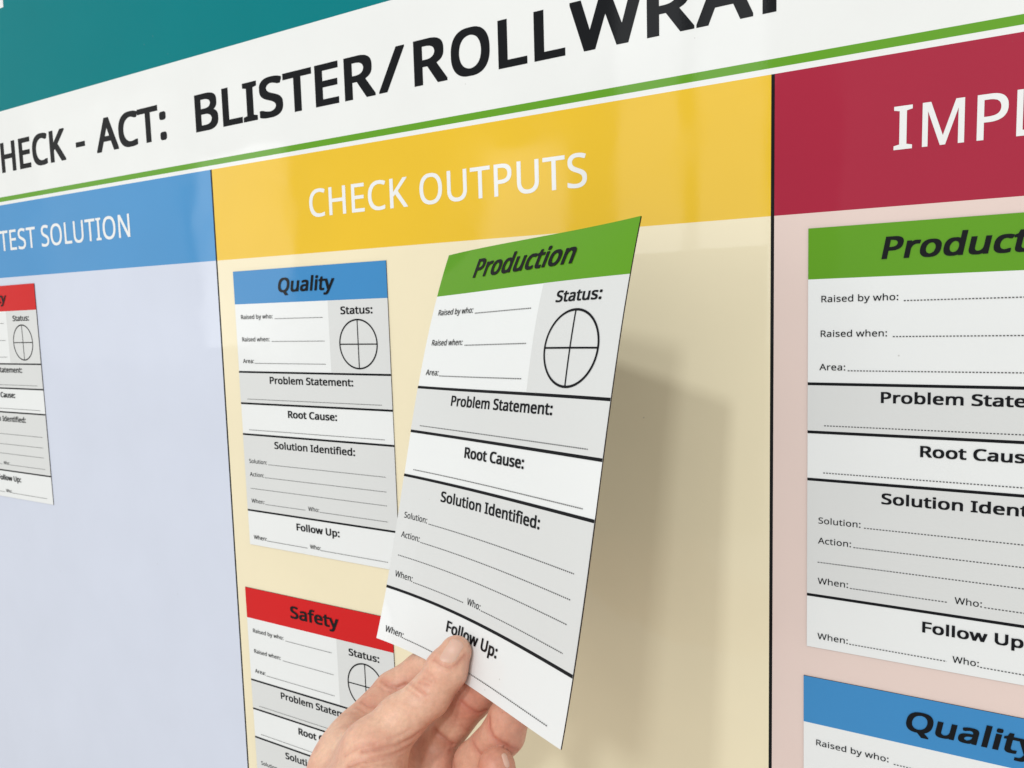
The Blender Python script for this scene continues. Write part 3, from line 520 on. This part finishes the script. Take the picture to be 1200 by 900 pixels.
hc = build_card('card with green Production header bent and held off the board between thumb and fingers', G, 'Production', 'green', held_map, None)
hc.location = tuple(W(HO))
for c in hc.children:
    if c.name.split('.')[0] in ('magnet_backing', 'card_face', 'header_band'):
        for p_ in c.data.polygons: p_.use_smooth = c.name.split('.')[0] != 'magnet_backing'
        
#HAND#
# ---------------------------------------------------------------- hand
# Joints (x, y, z in card widths, radius in mm) of one left hand; grown as a single smooth skin.
HAND = {
    'thumb': [(-1.8358, -1.129, 0.8447, 7.3), (-1.8523, -1.1777, 0.8742, 9.2), (-1.8891, -1.2496, 0.9163, 9.3), (-1.9497, -1.3094, 0.989, 10.6), (-1.9875, -1.3776, 1.0665, 14.0), (-1.954, -1.4848, 1.164, 17.5), (-1.8732, -1.6137, 1.2941, 18.0)],
    'index': [(-1.9766, -1.2166, 0.6838, 8.4), (-2.0979, -1.317, 0.6862, 9.3), (-2.1792, -1.3845, 0.7429, 10.0), (-2.2111, -1.4604, 0.894, 11.0), (-2.0751, -1.6806, 1.0832, 12.5)],
    'middle': [(-1.7076, -1.1932, 0.8004, 7.8), (-1.7677, -1.2509, 0.7875, 8.4), (-1.8127, -1.2953, 0.7991, 9.0), (-1.9407, -1.4551, 0.824, 10.6), (-1.8375, -1.6735, 0.986, 12.0)],
    'ring': [(-1.6242, -1.2402, 0.861, 7.8), (-1.6413, -1.2875, 0.862, 8.55), (-1.6585, -1.3352, 0.8631, 9.3), (-1.7612, -1.4664, 0.8578, 10.5), (-1.6789, -1.6705, 1.0072, 11.8)],
    'pinky': [(-1.6214, -1.3779, 0.9629, 7.9), (-1.6269, -1.4973, 0.9328, 8.6), (-1.5254, -1.6533, 1.0066, 10.5)],
    'palm_a': [(-2.1986, -1.4472, 0.9436, 9.8), (-2.1775, -1.4688, 0.992, 10.8), (-2.1621, -1.507, 1.0457, 12.0), (-2.0994, -1.5764, 1.1096, 15.5), (-1.9643, -1.6759, 1.2153, 18.0)],
    'palm_b': [(-1.998, -1.5011, 0.8991, 9.0), (-1.8975, -1.669, 1.0686, 15.0)],
    'palm_c': [(-1.8975, -1.669, 1.0686, 15.0), (-1.7678, -1.6864, 1.3678, 19.0), (-1.742, -1.8776, 1.6907, 27.0), (-1.7482, -2.0417, 2.0651, 36.0)],
    'palm_d': [(-1.7649, -1.7189, 1.0412, 14.0), (-1.73, -1.7092, 1.3476, 17.0)],
    'palm_e': [(-1.5953, -1.7131, 1.032, 13.0), (-1.6615, -1.7161, 1.3305, 16.0)],
}
CREASES = [(0.6, 0.55, [[-1.9377, -1.2061, 0.9481], [-1.8996, -1.2023, 0.9674], [-1.8713, -1.21, 0.9713], [-1.8594, -1.218, 0.9708]]), (0.5, 0.5, [[-1.8948, -1.1901, 0.9562], [-1.8598, -1.1928, 0.9561]]), (0.35, 0.45, [[-1.8847, -1.1781, 0.9476], [-1.8539, -1.1857, 0.9509]]), (0.35, 0.45, [[-1.9363, -1.2138, 0.9669], [-1.9035, -1.2139, 0.9796], [-1.8792, -1.2227, 0.9826]]), (0.25, 0.4, [[-1.8781, -1.1592, 0.9382], [-1.8518, -1.1669, 0.944], [-1.8388, -1.1845, 0.9456]]), (0.7, 0.9, [[-2.1932, -1.3265, 0.7853], [-2.1575, -1.3331, 0.7927], [-2.1288, -1.3396, 0.7834], [-2.1048, -1.3291, 0.7672]]), (0.3, 0.6, [[-2.197, -1.3375, 0.8036], [-2.1627, -1.3449, 0.8095], [-2.1372, -1.3508, 0.7961]]), (0.55, 0.8, [[-2.2088, -1.3676, 0.8694], [-2.1746, -1.3744, 0.875], [-2.1564, -1.3787, 0.8624]]), (0.35, 0.6, [[-2.2087, -1.3765, 0.895], [-2.1757, -1.3829, 0.8952]]), (0.85, 0.9, [[-1.9537, -1.3252, 1.1499], [-1.9174, -1.3262, 1.1185], [-1.894, -1.3337, 1.0711], [-1.8806, -1.3346, 1.0205], [-1.8718, -1.3266, 0.9946]]), (0.9, 0.9, [[-1.9694, -1.3532, 1.1878], [-1.9156, -1.3426, 1.1401], [-1.891, -1.3504, 1.0873], [-1.8876, -1.3603, 1.005]]), (0.5, 0.7, [[-2.0031, -1.3425, 1.1679], [-1.9698, -1.3195, 1.1496], [-1.9314, -1.3139, 1.1198]]), (0.5, 0.6, [[-1.9295, -1.3459, 1.1607], [-1.8996, -1.35, 1.1224], [-1.8853, -1.37, 1.0567]]), (0.4, 0.6, [[-1.9329, -1.3519, 1.1752], [-1.8945, -1.3603, 1.1291], [-1.8825, -1.3812, 1.0687]]), (0.35, 0.6, [[-1.9121, -1.3102, 1.0861], [-1.8963, -1.3111, 1.055], [-1.8811, -1.3031, 1.026]]), (1.3, 1.0, [[-1.8985, -1.3814, 0.8812], [-1.8688, -1.4001, 0.8781], [-1.8493, -1.4278, 0.8571]]), (0.5, 0.8, [[-1.8584, -1.4487, 0.8593], [-1.8184, -1.443, 0.9018], [-1.8017, -1.4548, 0.9218]]), (0.7, 0.9, [[-1.8077, -1.2766, 0.8618], [-1.7784, -1.297, 0.8552], [-1.7602, -1.3122, 0.8363], [-1.7454, -1.3051, 0.8202]]), (0.8, 0.9, [[-1.6767, -1.2717, 0.9112], [-1.6715, -1.2945, 0.9206], [-1.6528, -1.3145, 0.928], [-1.619, -1.3338, 0.9179], [-1.5992, -1.3633, 0.8803]]), (0.6, 0.8, [[-1.7456, -1.3625, 0.9031], [-1.722, -1.3686, 0.9206], [-1.7003, -1.3805, 0.9268]]), (0.25, 0.5, [[-1.8138, -1.3542, 0.8576], [-1.8066, -1.3791, 0.8368]]), (0.55, 0.55, [[-1.8615, -1.1284, 0.92], [-1.8276, -1.1382, 0.9237], [-1.807, -1.1459, 0.9136], [-1.7969, -1.1394, 0.892], [-1.789, -1.1233, 0.8617]]), (0.3, 0.5, [[-1.8448, -1.1392, 0.9304], [-1.8192, -1.1508, 0.9273], [-1.8001, -1.1536, 0.9106]])]
MMU = .001/S
def seg_d(P, a, b, ra, rb):
    ab = b-a; h = np.clip((P-a)@ab/(ab@ab), 0, 1)
    d = np.linalg.norm(P-a-h[:, None]*ab, axis=1)
    return d-(ra+(rb-ra)*(h*h*(3-2*h)*.5+h*.5))
def smin(a, b, k):
    h = np.maximum(k-np.abs(a-b), 0)/k
    return np.minimum(a, b)-h*h*k*.25
def skin_d(P):
    """signed distance (card widths) to the hand"""
    def chain(key, k):
        d = None; L = HAND[key]
        for A, B in zip(L[:-1], L[1:]):
            e = seg_d(P, np.array(A[:3]), np.array(B[:3]), A[3]*MMU, B[3]*MMU)
            d = e if d is None else smin(d, e, k)
        return d
    th = chain('thumb', 3.5*MMU)
    ix, mi, ri, pi = (chain(k, 2.5*MMU) for k in ('index', 'middle', 'ring', 'pinky'))
    pa = None
    for key in HAND:
        if key.startswith('palm'):
            e = chain(key, 8*MMU); pa = e if pa is None else smin(pa, e, 14*MMU)
    f = smin(smin(ix, mi, .8*MMU), smin(ri, pi, .8*MMU), 1.2*MMU)
    base = smin(pa, th, 20*MMU)
    return smin(base, f, 3.5*MMU)
def crease_d(P):
    g = np.zeros(len(P)); red = np.zeros(len(P))
    for depth, width, pts in CREASES:
        pts = np.array(pts); best = np.full(len(P), 9.)
        for a, b in zip(pts[:-1], pts[1:]):
            ab = b-a; h = np.clip((P-a)@ab/(ab@ab), 0, 1)
            best = np.minimum(best, np.linalg.norm(P-a-h[:, None]*ab, axis=1))
        x_ = best/(width*MMU)
        g += .65*depth*MMU*(np.exp(-x_*x_)-.12*np.exp(-(x_/2.6)**2)); red = np.maximum(red, np.exp(-(x_/2.2)**2)*min(1, depth*1.5))
    return g, red
def build_skin():
    A = np.array([q[:3] for L in HAND.values() for q in L]); step = 1.0*MMU
    lo = A.min(0)-24*MMU; hi = A.max(0)+24*MMU
    n = np.ceil((hi-lo)/step).astype(int)
    ax = [lo[i]+step*np.arange(n[i]) for i in range(3)]
    # coarse pass picks the cells near the surface
    cs = 6; cn = np.ceil(n/cs).astype(int)
    D = np.full(tuple(cn*cs), 1.0)
    cc = np.stack(np.meshgrid(*[lo[i]+step*(np.arange(cn[i])*cs+cs/2-.5) for i in range(3)], indexing='ij'), -1).reshape(-1, 3)
    dc = skin_d(cc); near = np.abs(dc) < step*cs*1.1
    off = np.stack(np.meshgrid(*[np.arange(cs)]*3, indexing='ij'), -1).reshape(-1, 3)
    ci = np.stack(np.unravel_index(np.arange(len(cc)), tuple(cn)), -1)
    D[:] = np.repeat(np.repeat(np.repeat(np.sign(dc).reshape(tuple(cn)), cs, 0), cs, 1), cs, 2)
    idx = (ci[near][:, None, :]*cs+off[None]).reshape(-1, 3)
    D[idx[:, 0], idx[:, 1], idx[:, 2]] = skin_d(lo+idx*step)
    # surface nets
    sgn = D < 0
    c8 = [sgn[i:D.shape[0]-1+i, j:D.shape[1]-1+j, k:D.shape[2]-1+k] for i in (0, 1) for j in (0, 1) for k in (0, 1)]
    cnt = sum(c.astype(np.int8) for c in c8)
    act = (cnt > 0) & (cnt < 8)
    vid = -np.ones(act.shape, int); cells = np.argwhere(act); vid[act] = np.arange(len(cells))
    V = lo+(cells+.5)*step
    F = []
    for axis in range(3):
        sl = [slice(0, -1) if a == axis else slice(None) for a in range(3)]
        sh = [slice(1, None) if a == axis else slice(None) for a in range(3)]
        e = sgn[tuple(sl)] != sgn[tuple(sh)]
        E_ = np.argwhere(e); E_ = E_[(E_[:, (axis+1) % 3] > 0) & (E_[:, (axis+2) % 3] > 0)]
        E_ = E_[(E_ < np.array(act.shape)).all(1)]
        u = np.zeros(3, int); u[(axis+1) % 3] = 1; v = np.zeros(3, int); v[(axis+2) % 3] = 1
        q = np.stack([vid[tuple((E_-a).T)] for a in (0*u, u, u+v, v)], 1)
        inside = sgn[tuple(E_.T)]
        q[~inside] = q[~inside][:, ::-1]
        F.append(q)
    F = np.concatenate(F)
    def project(V, it=4):
        for _ in range(it):
            h = .15*MMU; d = skin_d(V)
            G = np.stack([skin_d(V+np.eye(3)[i]*h)-d for i in range(3)], -1)/h
            g2 = (G*G).sum(1)[:, None]; V = V-G*d[:, None]/np.maximum(g2, .2)
        return V, G/np.sqrt(np.maximum((G*G).sum(1), 1e-9))[:, None]
    V, _ = project(V, 3)
    # one split of every quad
    e = np.sort(np.concatenate([F[:, [0, 1]], F[:, [1, 2]], F[:, [2, 3]], F[:, [3, 0]]]), 1)
    ue, inv = np.unique(e, axis=0, return_inverse=True); inv = inv.ravel()
    nV, nE, nF = len(V), len(ue), len(F)
    V2_ = np.concatenate([V, V[ue].mean(1), V[F].mean(1)])
    m = (inv.reshape(4, nF)+nV).T; c = np.arange(nF)+nV+nE
    F2 = np.concatenate([np.stack([F[:, 0], m[:, 0], c, m[:, 3]], 1), np.stack([F[:, 1], m[:, 1], c, m[:, 0]], 1),
                         np.stack([F[:, 2], m[:, 2], c, m[:, 1]], 1), np.stack([F[:, 3], m[:, 3], c, m[:, 2]], 1)])
    V2_, Nn = project(V2_, 2)
    g_, red = crease_d(V2_)
    return V2_-Nn*g_[:, None], F2, red
HV, HF, HR = build_skin()

def skin_material():
    m = bpy.data.materials.new('skin'); m.use_nodes = True; nt = m.node_tree; N = nt.nodes; b = N['Principled BSDF']
    b.inputs['Roughness'].default_value = .46; b.inputs['Specular IOR Level'].default_value = .45
    b.inputs['Subsurface Weight'].default_value = .22; b.inputs['Subsurface Scale'].default_value = .006
    b.inputs['Subsurface Radius'].default_value = (1, .35, .18)
    geo = N.new('ShaderNodeNewGeometry')
    at = N.new('ShaderNodeAttribute'); at.attribute_name = 'redness_shade'  # skin redness plus finger shade painted into the colour
    def noise(sc_, det, r=.5):
        n = N.new('ShaderNodeTexNoise'); n.inputs['Scale'].default_value = sc_; n.inputs['Detail'].default_value = det; n.inputs['Roughness'].default_value = r
        nt.links.new(geo.outputs['Position'], n.inputs['Vector']); return n
    n1 = noise(55, 4); n2 = noise(420, 3, .65)
    ramp = N.new('ShaderNodeValToRGB'); cr = ramp.color_ramp
    cr.elements[0].position = .30; cr.elements[0].color = (.64, .32, .225, 1)
    cr.elements[1].position = .72; cr.elements[1].color = (.80, .515, .37, 1)
    nt.links.new(n1.outputs['Fac'], ramp.inputs[0])
    mx = N.new('ShaderNodeMix'); mx.data_type = 'RGBA'; mx.inputs['B'].default_value = (.47, .145, .095, 1)
    nt.links.new(at.outputs['Fac'], mx.inputs['Factor']); nt.links.new(ramp.outputs[0], mx.inputs['A'])
    mr = N.new('ShaderNodeMapRange'); mr.inputs[1].default_value = .3; mr.inputs[2].default_value = .7; mr.inputs[3].default_value = .91; mr.inputs[4].default_value = 1.06
    nt.links.new(n2.outputs['Fac'], mr.inputs[0])
    sc2 = N.new('ShaderNodeVectorMath'); sc2.operation = 'SCALE'
    nt.links.new(mx.outputs['Result'], sc2.inputs[0]); nt.links.new(mr.outputs[0], sc2.inputs['Scale'])
    nt.links.new(sc2.outputs[0], b.inputs['Base Color'])
    # skin relief: fine cell network over soft undulation
    vo = N.new('ShaderNodeTexVoronoi'); vo.feature = 'DISTANCE_TO_EDGE'; vo.inputs['Scale'].default_value = 1300
    dist = N.new('ShaderNodeVectorMath'); dist.operation = 'MULTIPLY_ADD'
    nd = noise(300, 2); nt.links.new(nd.outputs['Color'], dist.inputs[0]); dist.inputs[1].default_value = (.0015,)*3
    nt.links.new(geo.outputs['Position'], dist.inputs[2]); nt.links.new(dist.outputs[0], vo.inputs['Vector'])
    b1 = N.new('ShaderNodeBump'); b1.inputs['Strength'].default_value = .5; b1.inputs['Distance'].default_value = .00012
    nt.links.new(vo.outputs['Distance'], b1.inputs['Height'])
    n4 = noise(260, 4, .6)
    b2 = N.new('ShaderNodeBump'); b2.inputs['Strength'].default_value = .6; b2.inputs['Distance'].default_value = .0005
    nt.links.new(n4.outputs['Fac'], b2.inputs['Height']); nt.links.new(b1.outputs[0], b2.inputs['Normal'])
    nt.links.new(b2.outputs[0], b.inputs['Normal'])
    return m
hand = empty('hand', 'bare left hand pinching the bent card between thumb and fingers', 'hand', loc=tuple(W((-1.9, -1.35, .95))))
hl = np.array(hand.location)
me = bpy.data.meshes.new('skin')
HW = W(HV)-hl
me.vertices.add(len(HW)); me.vertices.foreach_set('co', HW.astype(np.float32).ravel())
me.loops.add(HF.size); me.loops.foreach_set('vertex_index', HF.ravel().astype(np.int32))
me.polygons.add(len(HF)); me.polygons.foreach_set('loop_start', (np.arange(len(HF))*4).astype(np.int32))
me.polygons.foreach_set('use_smooth', np.ones(len(HF), bool))
me.update(calc_edges=True); me.validate()
at_ = me.attributes.new('redness_shade', 'FLOAT', 'POINT')
finger_red_shade = np.zeros(len(HV))
for key, wgt in (('thumb', .30), ('index', .35), ('middle', .8), ('ring', .65), ('pinky', .6)):  # fingertip redness; middle finger's weight also paints in the card's contact shadow
    for qi, q in enumerate(HAND[key][:4 if key != 'thumb' else 2]):
        finger_red_shade = np.maximum(finger_red_shade, wgt*(1-.12*qi)*np.exp(-(np.linalg.norm(HV-np.array(q[:3]), axis=1)/(15*MMU))**4))
at_.data.foreach_set('value', np.clip(HR*.42+finger_red_shade*.85, 0, 1).astype(np.float32))  # crease redness, then finger redness with painted shade
me.materials.append(skin_material())
skin = obj('skin', me, hand)
NAILS = [('thumbnail', 9, 9, [[-1.8524, -1.1267, 0.9193], [-1.845, -1.1291, 0.921], [-1.8376, -1.131, 0.9218], [-1.8309, -1.1328, 0.9207], [-1.8243, -1.1341, 0.9184], [-1.818, -1.1351, 0.9148], [-1.8118, -1.1356, 0.9099], [-1.8059, -1.1359, 0.9036], [-1.8003, -1.1359, 0.8958], [-1.8509, -1.121, 0.9128], [-1.8434, -1.123, 0.9142], [-1.836, -1.1245, 0.9147], [-1.8293, -1.1262, 0.9135], [-1.8229, -1.1277, 0.9112], [-1.8167, -1.1289, 0.9078], [-1.8108, -1.13, 0.9033], [-1.8052, -1.1309, 0.8976], [-1.8003, -1.1319, 0.8901], [-1.8498, -1.1156, 0.9058], [-1.8423, -1.1171, 0.9068], [-1.8351, -1.1186, 0.9066], [-1.828, -1.1199, 0.9058], [-1.8217, -1.1214, 0.9036], [-1.8157, -1.1229, 0.9005], [-1.81, -1.1244, 0.8964], [-1.8045, -1.1258, 0.8914], [-1.7998, -1.1275, 0.8849], [-1.8494, -1.1106, 0.898], [-1.8412, -1.1113, 0.8991], [-1.8341, -1.1125, 0.8987], [-1.8273, -1.1139, 0.8975], [-1.8206, -1.1152, 0.8959], [-1.8146, -1.1169, 0.8932], [-1.809, -1.1187, 0.8897], [-1.8041, -1.1209, 0.885], [-1.7992, -1.1231, 0.8799], [-1.8485, -1.1052, 0.8907], [-1.8401, -1.1053, 0.8915], [-1.8328, -1.1062, 0.891], [-1.8259, -1.1074, 0.8899], [-1.8195, -1.109, 0.8882], [-1.8132, -1.1105, 0.8864], [-1.8076, -1.1127, 0.8835], [-1.8028, -1.1154, 0.8796], [-1.7981, -1.1182, 0.8756], [-1.8469, -1.0994, 0.8841], [-1.8381, -1.0987, 0.8849], [-1.8306, -1.0991, 0.8843], [-1.8236, -1.1, 0.8831], [-1.8169, -1.1014, 0.882], [-1.8112, -1.1035, 0.8799], [-1.8058, -1.1062, 0.8775], [-1.801, -1.1094, 0.8748], [-1.797, -1.1134, 0.8712], [-1.8449, -1.0932, 0.8782], [-1.8361, -1.092, 0.8783], [-1.8286, -1.0921, 0.8771], [-1.8218, -1.093, 0.8757], [-1.8152, -1.0944, 0.8746], [-1.8096, -1.0969, 0.8727], [-1.8045, -1.1, 0.8709], [-1.7999, -1.1039, 0.869], [-1.7962, -1.1088, 0.8664], [-1.8436, -1.0875, 0.8714], [-1.8353, -1.0862, 0.8699], [-1.8277, -1.0858, 0.8685], [-1.8211, -1.0868, 0.8666], [-1.8151, -1.0886, 0.8649], [-1.8095, -1.0913, 0.8635], [-1.8045, -1.0948, 0.8624], [-1.7999, -1.0992, 0.8616], [-1.7958, -1.1045, 0.861], [-1.8439, -1.083, 0.8622], [-1.8361, -1.0815, 0.8594], [-1.8288, -1.0811, 0.857], [-1.8225, -1.082, 0.8547], [-1.8165, -1.0839, 0.8531], [-1.8109, -1.0867, 0.8523], [-1.8052, -1.0901, 0.8528], [-1.8004, -1.0948, 0.8535], [-1.796, -1.1006, 0.8547]]), ('fingernail', 5, 5, [[-1.5789, -1.3589, 0.9894], [-1.5747, -1.3623, 0.9846], [-1.5716, -1.3639, 0.9789], [-1.57, -1.3642, 0.9716], [-1.5697, -1.3628, 0.9632], [-1.5826, -1.3504, 0.9875], [-1.5789, -1.3521, 0.9831], [-1.576, -1.3531, 0.9779], [-1.5742, -1.3538, 0.9714], [-1.5731, -1.3538, 0.9642], [-1.5871, -1.3427, 0.9843], [-1.5842, -1.343, 0.9798], [-1.5816, -1.3436, 0.9749], [-1.5796, -1.3448, 0.9691], [-1.5777, -1.3462, 0.963], [-1.5924, -1.3359, 0.9798], [-1.5909, -1.335, 0.9746], [-1.5891, -1.3355, 0.9693], [-1.5865, -1.337, 0.9647], [-1.5833, -1.3397, 0.9605], [-1.5987, -1.33, 0.9739], [-1.5995, -1.3288, 0.9665], [-1.5982, -1.329, 0.9613], [-1.5953, -1.3311, 0.9573], [-1.5902, -1.3346, 0.9558]])]
def nail_material():
    m = bpy.data.materials.new('nail'); m.use_nodes = True; b = m.node_tree.nodes['Principled BSDF']
    b.inputs['Base Color'].default_value = (.68, .42, .33, 1); b.inputs['Roughness'].default_value = .42
    b.inputs['Subsurface Weight'].default_value = .2; b.inputs['Subsurface Scale'].default_value = .003
    return m
nm_ = nail_material()
for name, n, m_, pts in NAILS:
    P = np.array(pts)
    h = .15*MMU; d0 = skin_d(P)
    Gn = np.stack([skin_d(P+np.eye(3)[i]*h)-d0 for i in range(3)], -1); Gn /= np.linalg.norm(Gn, axis=1)[:, None]
    top = []
    for j in range(m_):
        for i in range(n):
            s_ = 2*i/(n-1)-1; t_ = j/(m_-1)
            edge = max(abs(s_), 0)**6
            rise = .22*(1-edge)-.15*edge+(.15 if t_ > .9 else 0)-(.45 if t_ < .02 else 0)
            top.append(P[j*n+i]+Gn[j*n+i]*rise*MMU)
    V = W(np.array(top+[P[k]-Gn[k]*.6*MMU for k in range(n*m_)]))-hl
    F = []; k0 = n*m_
    for j in range(m_-1):
        for i in range(n-1):
            a = j*n+i; F.append([a, a+1, a+n+1, a+n]); F.append([k0+a+n, k0+a+n+1, k0+a+1, k0+a])
    for i in range(n-1):
        F.append([i+1, i, k0+i, k0+i+1]); a = (m_-1)*n+i; F.append([a, a+1, k0+a+1, k0+a])
    for j in range(m_-1):
        a = j*n; F.append([a, a+n, k0+a+n, k0+a]); a = j*n+n-1; F.append([a+n, a, k0+a, k0+a+n])
    mm = mesh(name, V, F, nm_, world=False)
    for p_ in mm.polygons: p_.use_smooth = True
    o = obj(name, mm, hand)
    sd = o.modifiers.new('subdiv', 'SUBSURF'); sd.levels = 1; sd.render_levels = 2
